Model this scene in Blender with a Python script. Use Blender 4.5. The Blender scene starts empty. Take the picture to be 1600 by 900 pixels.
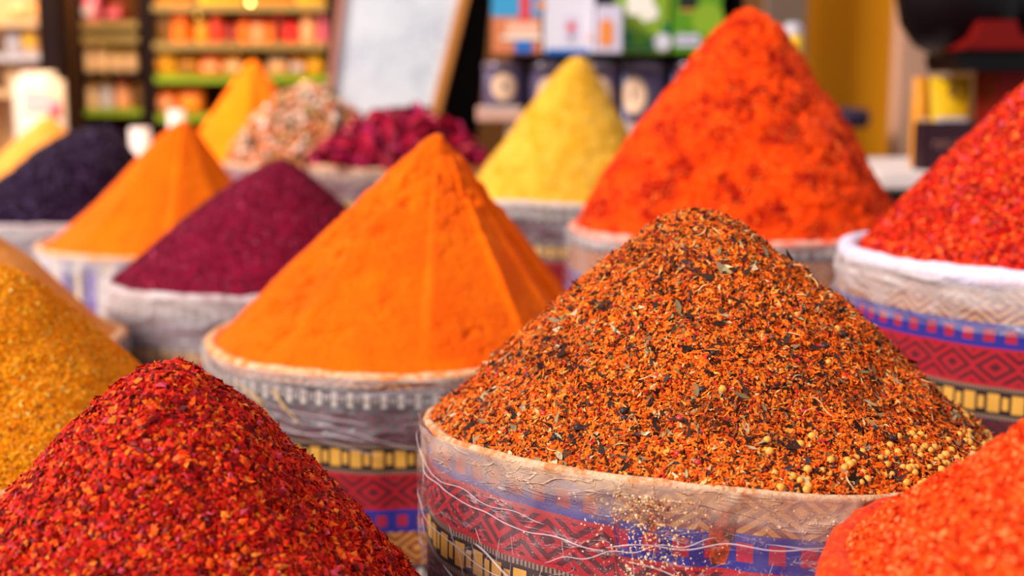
import bpy, bmesh, math, random
import numpy as np
from mathutils import Vector, Matrix
random.seed(7); rng = np.random.default_rng(7)
C = bpy.context.scene.collection
PI = math.pi

# ---------------------------------------------------------------- camera
F = 2000.0; PITCH = math.atan(300/F); ZC = 1.30
cam_d = bpy.data.cameras.new('camera'); cam = bpy.data.objects.new('camera', cam_d); C.objects.link(cam)
cam.location = (0, 0, ZC); cam.rotation_euler = (PI/2-PITCH, 0, 0)
cam_d.sensor_width = 36; cam_d.lens = F/1600*36; cam_d.clip_end = 50; cam_d.clip_start = .02
cam_d.dof.use_dof = True; cam_d.dof.focus_distance = 1.03; cam_d.dof.aperture_fstop = 3.0
bpy.context.scene.camera = cam
# ---------------------------------------------------------------- world, sun, exposure
w = bpy.data.worlds.new('sky'); bpy.context.scene.world = w; w.use_nodes = True
bg = w.node_tree.nodes['Background']; bg.inputs[0].default_value = (.93, .95, 1, 1); bg.inputs[1].default_value = .56
sd = bpy.data.lights.new('sun', 'SUN'); sun = bpy.data.objects.new('sun', sd); C.objects.link(sun)
sd.energy = 3.9; sd.angle = math.radians(15); sd.color = (1, .94, .86)
sun.rotation_euler = Vector((-.80, -.42, .66)).to_track_quat('Z', 'Y').to_euler()
ld = bpy.data.lights.new('shop_fill', 'AREA'); fill_light = bpy.data.objects.new('shop_fill', ld); C.objects.link(fill_light)  # unseen area light added to brighten and warm the shop background
ld.energy = 60; ld.size = 1.2; ld.color = (1, .74, .42); fill_light.location = (-1.3, 4.2, 2.7)
fill_light.rotation_euler = Vector((0, -.75, 1)).to_track_quat('Z', 'Y').to_euler()
vs = bpy.context.scene.view_settings
vs.view_transform = 'Standard'; vs.look = 'None'; vs.exposure = .3; vs.gamma = 1; vs.use_curve_mapping = False

# ---------------------------------------------------------------- helpers
cp, sp = math.cos(PITCH), math.sin(PITCH)
def at(px, py, y):                       # point of the plane at world distance y seen at pixel px, py
    a = (px-800)/F; b = (450-py)/F
    t = y/(cp+b*sp)
    return Vector((a*t, y, ZC+t*(b*cp-sp)))
def S(r, g, b):                          # sRGB 0..255 -> linear
    f = lambda c: ((c/255+.055)/1.055)**2.4 if c > 10 else c/255/12.92
    return (f(r), f(g), f(b))
T = rng.random((64, 64, 64)).astype(np.float32)
def vn(p, scale, seed=0):                # value noise -1..1 on (N,3)
    q = p*scale+seed*7.31+100.0
    i = np.floor(q).astype(int); f = q-i; f = f*f*(3-2*f); i &= 63; j = (i+1) & 63
    x0, y0, z0 = i.T; x1, y1, z1 = j.T; fx, fy, fz = f.T
    a = T[x0, y0, z0]*(1-fx)+T[x1, y0, z0]*fx; b = T[x0, y1, z0]*(1-fx)+T[x1, y1, z0]*fx
    c = T[x0, y0, z1]*(1-fx)+T[x1, y0, z1]*fx; d = T[x0, y1, z1]*(1-fx)+T[x1, y1, z1]*fx
    return ((a*(1-fy)+b*fy)*(1-fz)+(c*(1-fy)+d*fy)*fz)*2-1
def fbm(p, scale, seed=0, o=4):
    r = 0; a = .55
    for k in range(o): r = r+a*vn(p, scale*2**k, seed+k); a *= .5
    return r
def npmesh(name, V, Fc, n, col=None, uv=None, smooth=True):
    me = bpy.data.meshes.new(name); V = np.asarray(V, np.float32); Fc = np.asarray(Fc, np.int32)
    me.vertices.add(len(V)); me.vertices.foreach_set('co', V.ravel())
    m = len(Fc); me.loops.add(m*n); me.loops.foreach_set('vertex_index', Fc.ravel())
    me.polygons.add(m); me.polygons.foreach_set('loop_start', np.arange(m, dtype=np.int32)*n)
    me.polygons.foreach_set('loop_total', np.full(m, n, np.int32))
    me.polygons.foreach_set('use_smooth', np.full(m, smooth))
    if col is not None:
        a = me.color_attributes.new('Col', 'FLOAT_COLOR', 'POINT')
        a.data.foreach_set('color', np.c_[col, np.ones(len(col))].astype(np.float32).ravel())
    if uv is not None:
        l = me.uv_layers.new(name='UVMap'); l.data.foreach_set('uv', np.asarray(uv, np.float32)[Fc.ravel()].ravel())
    me.update(calc_edges=True); me.validate(); return me
def link(name, me, mat=None, parent=None, loc=None, rot=None):
    o = bpy.data.objects.new(name, me); C.objects.link(o)
    if mat and not me.materials: me.materials.append(mat)
    if parent: o.parent = parent
    if loc is not None: o.location = loc
    if rot is not None: o.rotation_euler = rot
    return o
def tag(o, label=None, cat=None, group=None, kind=None):
    if label: o['label'] = label
    if cat: o['category'] = cat
    if group: o['group'] = group
    if kind: o['kind'] = kind
    return o
def empty(name, loc, label=None, cat=None, group=None, rot=None):
    o = bpy.data.objects.new(name, None); C.objects.link(o); o.location = loc; o.empty_display_size = .05
    if rot is not None: o.rotation_euler = rot
    return tag(o, label, cat, group)
def bm_box(bm, c, s, rz=0):
    r = bmesh.ops.create_cube(bm, size=1)
    M = Matrix.Translation(c) @ Matrix.Rotation(rz, 4, 'Z') @ Matrix.Diagonal((*s, 1))
    bmesh.ops.transform(bm, matrix=M, verts=r['verts'])
def bm_done(bm, name, bevel=0, smooth=False, seg=2):
    if bevel: bmesh.ops.bevel(bm, geom=list(bm.edges), offset=bevel, segments=seg, affect='EDGES', clamp_overlap=True)
    bmesh.ops.recalc_face_normals(bm, faces=bm.faces)
    me = bpy.data.meshes.new(name); bm.to_mesh(me); bm.free()
    if smooth:
        for p in me.polygons: p.use_smooth = True
    return me
def box(name, c, s, mat, parent=None, bevel=.003, rz=0):
    bm = bmesh.new(); bm_box(bm, (0, 0, 0), s); return link(name, bm_done(bm, name, bevel), mat, parent, c, (0, 0, rz))
def lathe(name, prof, mat, parent=None, loc=(0, 0, 0), n=32, smooth=True, arc=None):
    V = []; Fc = []
    for r, z in prof:
        for k in range(n): V.append((r*math.cos(2*PI*k/n), r*math.sin(2*PI*k/n), z))
    for i in range(len(prof)-1):
        for k in range(n): Fc.append((i*n+k, i*n+(k+1) % n, (i+1)*n+(k+1) % n, (i+1)*n+k))
    return link(name, npmesh(name, V, Fc, 4, smooth=smooth), mat, parent, loc)
def slab(name, pts, y, th, mat, parent=None, bevel=.002, org=None):  # polygon standing at distance y, with thickness
    bm = bmesh.new(); P = [at(px, py, y) for px, py in pts]; org = org or Vector((0, 0, 0))
    a = [bm.verts.new(p-org) for p in P]; b = [bm.verts.new(p-org+Vector((0, th, 0))) for p in P]
    bm.faces.new(a); bm.faces.new(b[::-1]); n = len(P)
    for k in range(n): bm.faces.new((a[k], b[k], b[(k+1) % n], a[(k+1) % n]))
    return link(name, bm_done(bm, name, bevel, seg=1), mat, parent)
def tube_arrays(P, r, n=6, taper=True):
    P = np.asarray(P, float); m = len(P); t = np.gradient(P, axis=0); t /= np.linalg.norm(t, axis=1)[:, None]+1e-9
    up = np.array([.13, .21, .97]); a = np.cross(t, up); a /= np.linalg.norm(a, axis=1)[:, None]+1e-9; b = np.cross(t, a)
    rr = np.full(m, r) if np.isscalar(r) else np.asarray(r)
    if taper: rr = rr*np.clip(np.minimum(np.arange(m), m-1-np.arange(m))/2+.15, 0, 1)
    ang = 2*PI*np.arange(n)/n
    V = (P[:, None]+rr[:, None, None]*(a[:, None]*np.cos(ang)[None, :, None]+b[:, None]*np.sin(ang)[None, :, None])).reshape(-1, 3)
    i, k = np.meshgrid(np.arange(m-1), np.arange(n), indexing='ij'); k2 = (k+1) % n
    return V, np.stack([i*n+k, i*n+k2, (i+1)*n+k2, (i+1)*n+k], -1).reshape(-1, 4)
def tubes(name, lines, mat, parent=None, n=6):
    VV = []; FF = []; o = 0
    for P, r in lines:
        V, Fc = tube_arrays(P, r, n); VV.append(V); FF.append(Fc+o); o += len(V)
    return link(name, npmesh(name, np.concatenate(VV), np.concatenate(FF), 4), mat, parent)

# ---------------------------------------------------------------- materials
class X:                                   # shader maths with operators
    def __init__(s, nt, k): s.nt = nt; s.k = k
    def op(s, o, b=None, c=None):
        n = s.nt.nodes.new('ShaderNodeMath'); n.operation = o
        for i, v in enumerate((s, b, c)):
            if v is None: continue
            if isinstance(v, X): s.nt.links.new(v.k, n.inputs[i])
            else: n.inputs[i].default_value = v
        return X(s.nt, n.outputs[0])
    def __add__(s, b): return s.op('ADD', b)
    def __sub__(s, b): return s.op('SUBTRACT', b)
    def __mul__(s, b): return s.op('MULTIPLY', b)
    def __truediv__(s, b): return s.op('DIVIDE', b)
    def lt(s, b): return s.op('LESS_THAN', b)
    def gt(s, b): return s.op('GREATER_THAN', b)
    def abs(s): return s.op('ABSOLUTE')
    def fract(s): return s.op('FRACT')
    def mod(s, b): return s.op('FLOORED_MODULO', b)
    def pp(s, b): return s.op('PINGPONG', b)
    def clamp(s): r = s.op('ADD', 0.0); r.k.node.use_clamp = True; return r
    def band(s, a, b): return s.gt(a)*s.lt(b)
    def ss(s, a, b):
        n = s.nt.nodes.new('ShaderNodeMapRange'); n.interpolation_type = 'SMOOTHSTEP'
        s.nt.links.new(s.k, n.inputs[0]); n.inputs[1].default_value = a; n.inputs[2].default_value = b
        return X(s.nt, n.outputs[0])
class M:                                   # a principled material under construction
    def __init__(s, name, rough=.8, spec=.3):
        s.m = bpy.data.materials.new(name); s.m.use_nodes = True; s.nt = s.m.node_tree
        s.p = s.nt.nodes['Principled BSDF']; s.p.inputs['Roughness'].default_value = rough
        s.p.inputs['Specular IOR Level'].default_value = spec
    def noise(s, scale, detail=3, dist=0, vec=None, rough=.5, col=False):
        n = s.nt.nodes.new('ShaderNodeTexNoise'); n.inputs['Scale'].default_value = scale; n.inputs['Detail'].default_value = detail
        n.inputs['Distortion'].default_value = dist; n.inputs['Roughness'].default_value = rough
        if vec is None: vec = s.coord()
        s.nt.links.new(vec, n.inputs['Vector']); return X(s.nt, n.outputs[1 if col else 0])
    def vor(s, scale, feature='F1', vec=None, out='Distance'):
        n = s.nt.nodes.new('ShaderNodeTexVoronoi'); n.feature = feature; n.inputs['Scale'].default_value = scale
        s.nt.links.new(vec if vec is not None else s.coord(), n.inputs['Vector']); return X(s.nt, n.outputs[out])
    def coord(s, out='Object', sc=None):
        if not hasattr(s, '_tc'): s._tc = s.nt.nodes.new('ShaderNodeTexCoord')
        k = s._tc.outputs[out]
        if sc:
            m = s.nt.nodes.new('ShaderNodeMapping'); s.nt.links.new(k, m.inputs[0]); m.inputs['Scale'].default_value = sc; k = m.outputs[0]
        return k
    def mix(s, f, a, b):
        n = s.nt.nodes.new('ShaderNodeMix'); n.data_type = 'RGBA'
        for i, v in ((0, f), (6, a), (7, b)):
            if isinstance(v, X): s.nt.links.new(v.k, n.inputs[i])
            elif i == 0: n.inputs[0].default_value = v
            else: n.inputs[i].default_value = (*v, 1)
        return X(s.nt, n.outputs[2])
    def base(s, c):
        if isinstance(c, X): s.nt.links.new(c.k, s.p.inputs['Base Color'])
        else: s.p.inputs['Base Color'].default_value = (*c, 1)
        return s
    def bump(s, h, strength=.5, dist=.002):
        n = s.nt.nodes.new('ShaderNodeBump'); n.inputs['Strength'].default_value = strength; n.inputs['Distance'].default_value = dist
        s.nt.links.new(h.k, n.inputs['Height']); s.nt.links.new(n.outputs[0], s.p.inputs['Normal']); return s
    def inp(s, k, v):
        if isinstance(v, X): s.nt.links.new(v.k, s.p.inputs[k])
        else: s.p.inputs[k].default_value = v
        return s
def plain(name, c, rough=.6, spec=.3, var=.15, scale=20, metal=0):
    m = M(name, rough, spec); m.inp('Metallic', metal)
    n = m.noise(scale, 4); m.base(m.mix(n, tuple(x*(1-var) for x in c), tuple(min(1, x*(1+var)) for x in c))); m.bump(n, .15, .002)
    return m.m
def powder(name, c1, c2, c3=None, scale=30, fine=400, sheen=.25, bump=.5, mott=(.35, .65)):
    m = M(name, .95, .1); a = m.noise(scale, 6, rough=.65).ss(*mott); c = m.mix(a, c1, c2)
    b = m.noise(fine, 3)
    if c3: c = m.mix(b.ss(.56, .72), c, c3)
    m.base(c); m.inp('Sheen Weight', sheen); m.inp('Sheen Roughness', .5); m.inp('Sheen Tint', (*[min(1, x*.6+.4*max(c1)) for x in c1], 1))
    m.bump(m.noise(fine*.6, 4)+m.noise(scale*3, 5), bump, .003); return m.m
def flake_mat(name, rough=.5, spec=.4, trans=0):
    m = M(name, rough, spec); n = m.nt.nodes.new('ShaderNodeVertexColor'); n.layer_name = 'Col'
    m.base(X(m.nt, n.outputs[0])); return m.m
FL_DRY = flake_mat('dry_flakes', .7, .12); FL_GLOSS = flake_mat('oily_chilli_flakes', .45, .12); FL_MATTE = flake_mat('fine_grains', .9, .05)

def kilim(name, direction=1, offset=0.0, k=.8, faded=0.0):
    m = M(name, .85, .15); sep = m.nt.nodes.new('ShaderNodeSeparateXYZ')
    m.nt.links.new(m.coord('UV'), sep.inputs[0]); u = X(m.nt, sep.outputs[0]); v0 = X(m.nt, sep.outputs[1])
    v = ((v0*direction)/k+offset).mod(.27)
    def dia(vc, cell, step): return ((u.pp(cell/2)*.9+(v-vc).abs())/step).fract().lt(.5)
    c = m.mix(0.0, S(120, 20, 25), S(120, 20, 25))
    def put(c, lo, hi, bgc, fg, mask): return m.mix(v.band(lo, hi), c, m.mix(mask, bgc, fg))
    c = put(c, 0, .05, S(120, 30, 25), S(206, 140, 62), dia(.025, .05, .0125))
    blob = (u/.024).fract().band(.2, .72)*(v-.0675).abs().lt(.009)
    c = put(c, .05, .085, S(28, 38, 140), S(170, 22, 60), blob)
    c = put(c, .085, .14, S(178, 16, 34), S(86, 12, 28), dia(.1125, .05, .014)*(v-.1125).abs().lt(.023))
    c = put(c, .14, .146, S(150, 120, 100), S(60, 45, 40), (u/.004).fract().lt(.5))
    f = (u/.026).fract(); bead = (f.band(.05, .55)+f.band(.66, .92)*(v-.163).abs().lt(.009)).clamp()*(v-.163).abs().lt(.013)
    c = put(c, .146, .18, S(28, 18, 22), S(226, 164, 66), bead)
    c = put(c, .18, .186, S(160, 130, 110), S(70, 55, 50), (u/.004).fract().lt(.5))
    c = put(c, .186, .235, S(48, 38, 46), S(104, 18, 34), dia(.21, .05, .014))
    f2 = (u/.02).fract(); comb = (f2.lt(.35)+(u/.005).fract().lt(.45)*(v-.252).abs().lt(.004)).clamp()*(v-.252).abs().lt(.011)
    c = put(c, .235, .27, S(70, 58, 66), S(215, 200, 190), comb)
    n = m.noise(60, 4); c = m.mix(n*.35, c, S(90, 60, 60))
    if faded: c = m.mix(faded, c, S(205, 180, 185))
    m.base(c); weave = (u/.0016).fract().abs()*.5+(v0/.0016).fract()*.5
    m.bump(weave*.4+bead*1.2+blob*.8+n, .6, .0015); return m.m
def film(name, a0=.16, a1=.75, dust=S(214, 170, 130), dusty=.8, tint=(.86, .84, .9), top=.03):
    m = M(name, .22, .6); sep = m.nt.nodes.new('ShaderNodeSeparateXYZ')
    uvk = m.coord('UV'); m.nt.links.new(uvk, sep.inputs[0]); v = X(m.nt, sep.outputs[1])
    st = m.coord('UV', (9, 34, 1)); r1 = (m.noise(1.0, 4, 1.6, st)-.5).abs().ss(.028, 0.0)
    st2 = m.coord('UV', (30, 60, 1)); r2 = (m.noise(1.0, 2, 2.5, st2)-.5).abs().ss(.03, 0.0)
    n = m.noise(35, 4); cr = (r1*.55+r2*.25)*n.ss(.35, .65)
    wash = m.noise(14, 3).ss(.42, .75)
    d = (v.ss(top*2.4, top*.3)*(n*.9+.35)+m.noise(420, 2).ss(.62, .72)*n.ss(.4, .6)*.8).clamp()*dusty
    m.base(m.mix(d, tint, dust)); m.inp('Alpha', (cr*a1+wash*.12+d*.6+a0).clamp())
    rr = m.mix(d, (.22,)*3, (.9,)*3); m.nt.links.new(rr.k, m.p.inputs['Roughness'])
    m.bump(cr+m.noise(22, 4, .8)*1.4, .8, .004); return m.m
FILM_DUSTY = film('dusty_stretch_film', .03, .7, dusty=.95, top=.018, tint=(.62, .5, .54)); FILM = film('stretch_film', .05, .6, S(235, 190, 150), .4, top=.012)
FILM_WHITE = film('white_hazy_film', 0.08, .55, S(226, 206, 200), .8, (.9, .88, .95), .022)
FOLD = plain('film_fold', S(225, 205, 210), .25, .6); FOLD.node_tree.nodes['Principled BSDF'].inputs['Alpha'].default_value = .38
STRAW = plain('dry_straw', S(215, 175, 120), .7)
def rim_mat(name, c, dustc):
    m = M(name, .6, .35); n = m.noise(55, 5, rough=.7); g = m.noise(500, 2).ss(.6, .7)
    m.base(m.mix(g*.7, m.mix(n.ss(.45, .6), c, dustc), tuple(x*.6 for x in dustc))); m.bump(n+m.noise(140, 3), .6, .004); return m.m

# ---------------------------------------------------------------- spice heaps
class Heap:
    """pile whose crown can stand off centre; P(s, t) gives its surface, s = 0 tip .. 1 rim"""
    def __init__(s, cx, w, yf, R, apex, tip=.1, conc=1.0, lump=(.006, 14), fine=(.001, 90), facets=0, rough=0, over=.985, seed=0, shoulder=0, ph=0, tilt=(0, 0)):
        s.R = R; s.over = over; s.tip = tip; s.conc = conc; s.lump = lump; s.fine = fine; s.facets = facets; s.seed = seed; s.rough = rough; s.shoulder = shoulder; s.ph = ph; s.tilt = tilt
        D = F*R/w; y = D
        for _ in range(6):
            f = at(cx, yf, y-R); zr = f.z
            y = (D-(ZC-zr)*sp)/cp; zr -= tilt[1]
        s.y = y; s.zr = zr; s.x = (cx-800)/F*D; s.base = np.array([s.x, y, zr])
        a = at(apex[0], apex[1], y); s.ax = a.x-s.x; s.h = a.z-zr-.004
        print('heap %s x=%.2f y=%.2f rim z=%.2f h=%.2f' % (seed, s.x, s.y, zr, s.h))
    def P(s, sv, t):
        e = s.tip; q = sv
        if s.facets:
            n = s.facets; seg = 2*PI/n; tt = t+s.ph+.25*np.sin(t*2+s.ph); k = np.mod(tt, seg)-seg/2
            ix = np.floor(tt/seg); fr = np.mod(tt, seg)/seg
            am = .050+.034*np.sin(ix*2.3+s.ph*7); stp = am*(fr-.5)+.02*np.sin(ix*4.1+1)
            stp = stp*np.clip(np.minimum(fr, 1-fr)*14, 0, 1)**.7
            q = sv*(1+(stp+1.2*(1-np.cos(seg/2)/np.cos(k)))*np.clip((1-sv)*3, 0, 1)*np.clip(sv*6, 0, 1)*1.6)
        pr = 1-(np.sqrt(q*q+e*e)-e)/(math.sqrt(1+e*e)-e)
        pr = np.sign(pr)*np.abs(pr)**s.conc
        if s.shoulder: pr = pr*(1-s.shoulder)+s.shoulder*(1-sv**8)
        r = sv*s.R*s.over
        x = s.ax*(1-sv)**1.15+r*np.cos(t); y = r*np.sin(t); z = s.h*pr+(s.tilt[0]*np.cos(t)-s.tilt[1]*np.sin(t))*sv**2
        p = np.stack([x, y, z], -1); sh = p.shape; p = p.reshape(-1, 3)
        nr = p*np.array([1, 1, .6]); nr = nr+np.array([0, 0, .2*s.R]); nr /= np.linalg.norm(nr, axis=1)[:, None]+1e-6
        fade = np.clip((1-sv.reshape(-1))*8+.25, 0, 1)
        d = fbm(p, s.lump[1], s.seed, 3)*s.lump[0]*1.4+fbm(p, s.fine[1], s.seed+9, 3)*s.fine[0]*1.5
        if s.rough: d = d+s.rough*np.clip(fbm(p, 60, s.seed+3, 4)*1.6, -1, .1)*np.clip(fbm(p, 9, s.seed+5, 2)*3+.6, 0, 1)
        return (p+nr*(d*fade)[:, None]).reshape(sh)
    def mesh(s, name, ns, nt, mat, label, cat='spice heap'):
        sv = np.linspace(0, 1, ns)**.9; t = np.arange(nt)*2*PI/nt
        SV, TT = np.meshgrid(sv, t, indexing='ij'); V = s.P(SV, TT).reshape(-1, 3)
        e = V[-nt:].copy()*np.array([.99, .99, 0])+np.array([0, 0, -.035]); V = np.concatenate([V, e])
        i, k = np.meshgrid(np.arange(ns), np.arange(nt), indexing='ij'); k2 = (k+1) % nt
        Fc = np.stack([i*nt+k, (i+1)*nt+k, (i+1)*nt+k2, i*nt+k2], -1).reshape(-1, 4)
        o = link(name, npmesh(name, V, Fc, 4), mat, None, s.base); s.o = o
        return tag(o, label, cat)
    def sample(s, n, smin=0.0, smax=1.0, tl=None, g=.5):
        sv = smin+(smax-smin)*rng.random(n)**g; t = rng.random(n)*2*PI if tl is None else tl[0]+(tl[1]-tl[0])*rng.random(n)
        p = s.P(sv, t); a = s.P(np.clip(sv+.01, 0, 1.01), t)-s.P(np.clip(sv-.01, .001, 1), t); b = s.P(sv, t+.02)-s.P(sv, t-.02)
        nn = np.cross(a, b); nn /= np.linalg.norm(nn, axis=1)[:, None]+1e-9
        nn[nn[:, 2] < 0] *= -1
        v = np.array([0, 0, ZC])-(p+s.base); v /= np.linalg.norm(v, axis=1)[:, None]
        keep = ((v*nn).sum(1) > -.12) | (rng.random(n) < .12)
        return p[keep], nn[keep], sv[keep], t[keep]
def flakes(heap, name, n, size, pal, mat, kind='chip', tilt=.5, lift=.0012, elong=1.5, thick=.3, label=None, colfn=None, **kw):
    p, nn, sv, t = heap.sample(n, **kw); n = len(p)
    nn = nn+rng.normal(size=(n, 3))*tilt; nn /= np.linalg.norm(nn, axis=1)[:, None]
    a = np.cross(nn, rng.normal(size=(n, 3))); a /= np.linalg.norm(a, axis=1)[:, None]; b = np.cross(nn, a)
    sz = size*np.exp(np.clip(rng.normal(size=n)*.32, -.7, .5))/2; el = 1+(elong-1)*rng.random(n)*1.4
    A = a*(sz*el)[:, None]; B = b*(sz/np.sqrt(el))[:, None]; N = nn*(sz*thick)[:, None]
    p = p+nn*(rng.random(n)*lift)[:, None]
    j = lambda: (.6+.8*rng.random(n))[:, None]
    if kind == 'chip':
        V = np.stack([p+A*j()+B*.3*(j()-1), p+B*j(), p-A*j(), p-B*j(), p+N*j(), p-N*.6], 1)
        fc = [(0, 1, 4), (1, 2, 4), (2, 3, 4), (3, 0, 4), (1, 0, 5), (2, 1, 5), (3, 2, 5), (0, 3, 5)]; m = 6
    else:
        cv = nn*(sz*.5)[:, None]*(rng.random(n)[:, None]*2-.6)
        V = np.stack([p+A*j()+cv, p+B*j(), p-A*j()+cv, p-B*j()], 1); fc = [(0, 1, 3), (1, 2, 3)]; m = 4
    Fc = (np.arange(n)[:, None, None]*m+np.array(fc)[None]).reshape(-1, 3)
    cols = np.array([c[0] for c in pal]); wt = np.array([c[1] for c in pal], float); wt /= wt.sum()
    idx = rng.choice(len(pal), n, p=wt)
    c = cols[idx]*(.8+.4*rng.random((n, 1)))
    if colfn is not None: c = colfn(c, p, sv, t)
    c = np.clip(np.repeat(c[:, None], m, 1).reshape(-1, 3), 0, 1)
    o = link(name, npmesh(name, V.reshape(-1, 3), Fc, 3, col=c, smooth=False), mat, heap.o)
    o['kind'] = 'stuff'
    if label: o['label'] = label
    return o

# ---------------------------------------------------------------- sacks
TABLE = .45
def sack(h, label, cloth, filmm=None, rimm=None, seed=0, seam=None, folds=0, straws=0, rimr=.008, sag=.004, nt=220, group='patterned spice sacks on the table', foldfn=None, film_h=.11):
    R = h.R; zr = h.zr; H = zr-TABLE
    root = empty('spice_sack', (h.x, h.y, TABLE), label, 'sack', group)
    def surf(t, v, off=0):                     # t angle, v metres below the rim -> local point
        r = R*(1+.012*np.sin(np.clip(v/H, 0, 1)*PI)-.05*np.clip(v/H-.8, 0, 1)*4)+.003
        q = np.stack([np.cos(t)*1.5, np.sin(t)*1.5, v*2.5+seed], -1).reshape(-1, 3)
        d = (fbm(q, 2.2, seed, 3)*.008).reshape(np.shape(t))+(vn(q*np.array([1, 1, .25]), 9, seed+4)*.0022).reshape(np.shape(t))
        r = r+d*np.clip(v*25+.3, 0, 1)+off
        z = H-v+sag*(vn(q*np.array([1, 1, 0]), 1.6, seed)).reshape(np.shape(t))*np.clip(1-v*5, 0, 1)+(h.tilt[0]*np.cos(t)-h.tilt[1]*np.sin(t))*np.clip(1-v/H, 0, 1)
        return np.stack([r*np.cos(t), r*np.sin(t), z], -1)
    def shell(name, vmax, nv, off, mat, wob=0, extra=None):
        t = np.arange(nt+1)*2*PI/nt+PI/2; v = np.linspace(-.002, vmax, nv)
        TT, VV = np.meshgrid(t, v); V = surf(TT, VV, off)
        if wob:
            q = np.stack([TT*1.2, VV*9, VV*0+seed], -1).reshape(-1, 3)
            rid = (1-np.abs(fbm(q, 2.6, seed+2, 3))*4).clip(0, 1)**2
            k = rid.reshape(TT.shape)*wob; V[..., 0] += k*np.cos(TT); V[..., 1] += k*np.sin(TT)
        n1 = nt+1; i, k = np.meshgrid(np.arange(nv-1), np.arange(nt), indexing='ij')
        Fc = np.stack([i*n1+k+1, i*n1+k, (i+1)*n1+k, (i+1)*n1+k+1], -1).reshape(-1, 4)
        tm = np.mod(TT, 2*PI); vv = VV.copy()
        if extra: vv = vv+extra(tm)
        return link(name, npmesh(name, V.reshape(-1, 3), Fc, 4, uv=np.stack([TT*R, vv], -1).reshape(-1, 2)), mat, root)
    shell('sack_cloth', H, 60, 0, cloth, extra=seam)
    lathe('sack_base', [(R*.3, .002), (R*.85, .002), (R*.87, .012)], cloth, root, n=40)
    if filmm: shell('plastic_film', film_h, 40, .004, filmm, .006)
    t = np.linspace(0, 2*PI, nt+1)[:-1]; P = surf(t, np.full(nt, .0), 0); c2 = np.stack([np.cos(t), np.sin(t), t*0], -1)*1.5+seed
    rr = rimr*(1+.45*fbm(c2, 5, seed, 3)); m = 8; ang = 2*PI*np.arange(m)/m
    e = np.stack([np.cos(t), np.sin(t), t*0], -1); z = np.array([0, 0, 1.0])
    q = P-e*rimr*.6
    V = q[:, None]+rr[:, None, None]*(1.1*e[:, None]*np.cos(ang)[None, :, None]+z*np.sin(ang)[None, :, None])
    i, k = np.meshgrid(np.arange(nt), np.arange(m), indexing='ij'); i2 = (i+1) % nt; k2 = (k+1) % m
    link('rolled_rim', npmesh('rolled_rim', V.reshape(-1, 3), np.stack([i*m+k, i2*m+k, i2*m+k2, i*m+k2], -1).reshape(-1, 4), 4), rimm, root)
    lines = []
    R2 = random.Random(seed+50)
    for _ in range(folds):
        t0 = R2.uniform(PI*.95, PI*2.02); v0 = R2.uniform(.012, film_h*.9); L = R2.uniform(.15, .9); sl = R2.uniform(-.03, .045); n = 26
        tt = t0+np.linspace(0, L, n); vv = v0+sl*np.linspace(0, 1, n)+.004*np.sin(np.linspace(0, R2.uniform(3, 9), n)+R2.random()*6)
        lines.append((surf(tt, np.clip(vv, .004, .3), .0075), R2.uniform(.0004, .0011)))
    if foldfn: lines += foldfn(surf)
    for ln in lines: tubes('film_fold', [ln], FOLD, root, 5)
    for _ in range(straws):
        t0 = PI*1.5-R2.uniform(.35, 1.0); v0 = R2.uniform(.01, .03); n = 8; dt = R2.uniform(-.12, .25)
        tt = np.linspace(t0, t0+dt, n); vv = np.linspace(v0, v0+R2.uniform(.01, .045), n)
        tubes('straw', [(surf(tt, vv, .008), R2.uniform(.0008, .0016))], STRAW, root, 5)
    return root

# ================================================================ setting
def struct(o): o['kind'] = 'structure'; return o
WOOD = M('worn_table_wood', .6, .3); _n = WOOD.noise(6, 6, 1.2, WOOD.coord('Object', (1, 12, 1))); WOOD.base(WOOD.mix(_n, S(70, 42, 28), S(120, 80, 52))); WOOD.bump(_n, .4); WOOD = WOOD.m
PAVE = M('grey_paving', .85); _n = PAVE.noise(3, 8); PAVE.base(PAVE.mix(_n, S(95, 85, 78), S(140, 128, 118))); PAVE.bump(_n, .3); PAVE = PAVE.m
struct(box('floor', (0, 2.2, -.05), (9, 9, .1), PAVE, bevel=0))
BWALL = plain('brown_plaster', S(110, 72, 40), .9, .1, .25, 2)
struct(box('wall_back', (0, 5.75, 1.4), (6.4, .12, 2.8), BWALL, bevel=0))
CREAMW = plain('cream_wall_paint', S(240, 205, 165), .9, .1, .12, 2)
struct(box('wall_left', (-2.35, 5.3, 1.4), (.9, .1, 2.8), CREAMW, bevel=0))
OCHRE = plain('ochre_wall_paint', S(212, 134, 2), .8, .2, .18, 1.5)
struct(box('wall_right', (1.20, 4.66, 1.4), (.56, .1, 2.8), OCHRE, bevel=0))
PINKW = M('pinkish_stone', .8, .2); _n = PINKW.noise(2, 4, 0, PINKW.coord('Object', (14, 14, 1))); PINKW.base(PINKW.mix(_n, S(150, 112, 84), S(198, 150, 130))); PINKW = PINKW.m
struct(box('trim_1', (1.37, 4.35, 1.4), (.17, .12, 2.8), PINKW, bevel=.01))
GREYW = plain('grey_brown_panel', S(112, 92, 78), .8, .2, .1, 8)
struct(box('trim_2', (.94, 4.5, 1.4), (.14, .06, 2.8), GREYW, bevel=.004))
DARKW = plain('black_brown_wood', S(26, 8, 8), .6, .12, .3, 10)
struct(box('trim_3', (-1.625, 4.62, 1.4), (.08, .09, 2.8), DARKW, bevel=.006))

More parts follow.
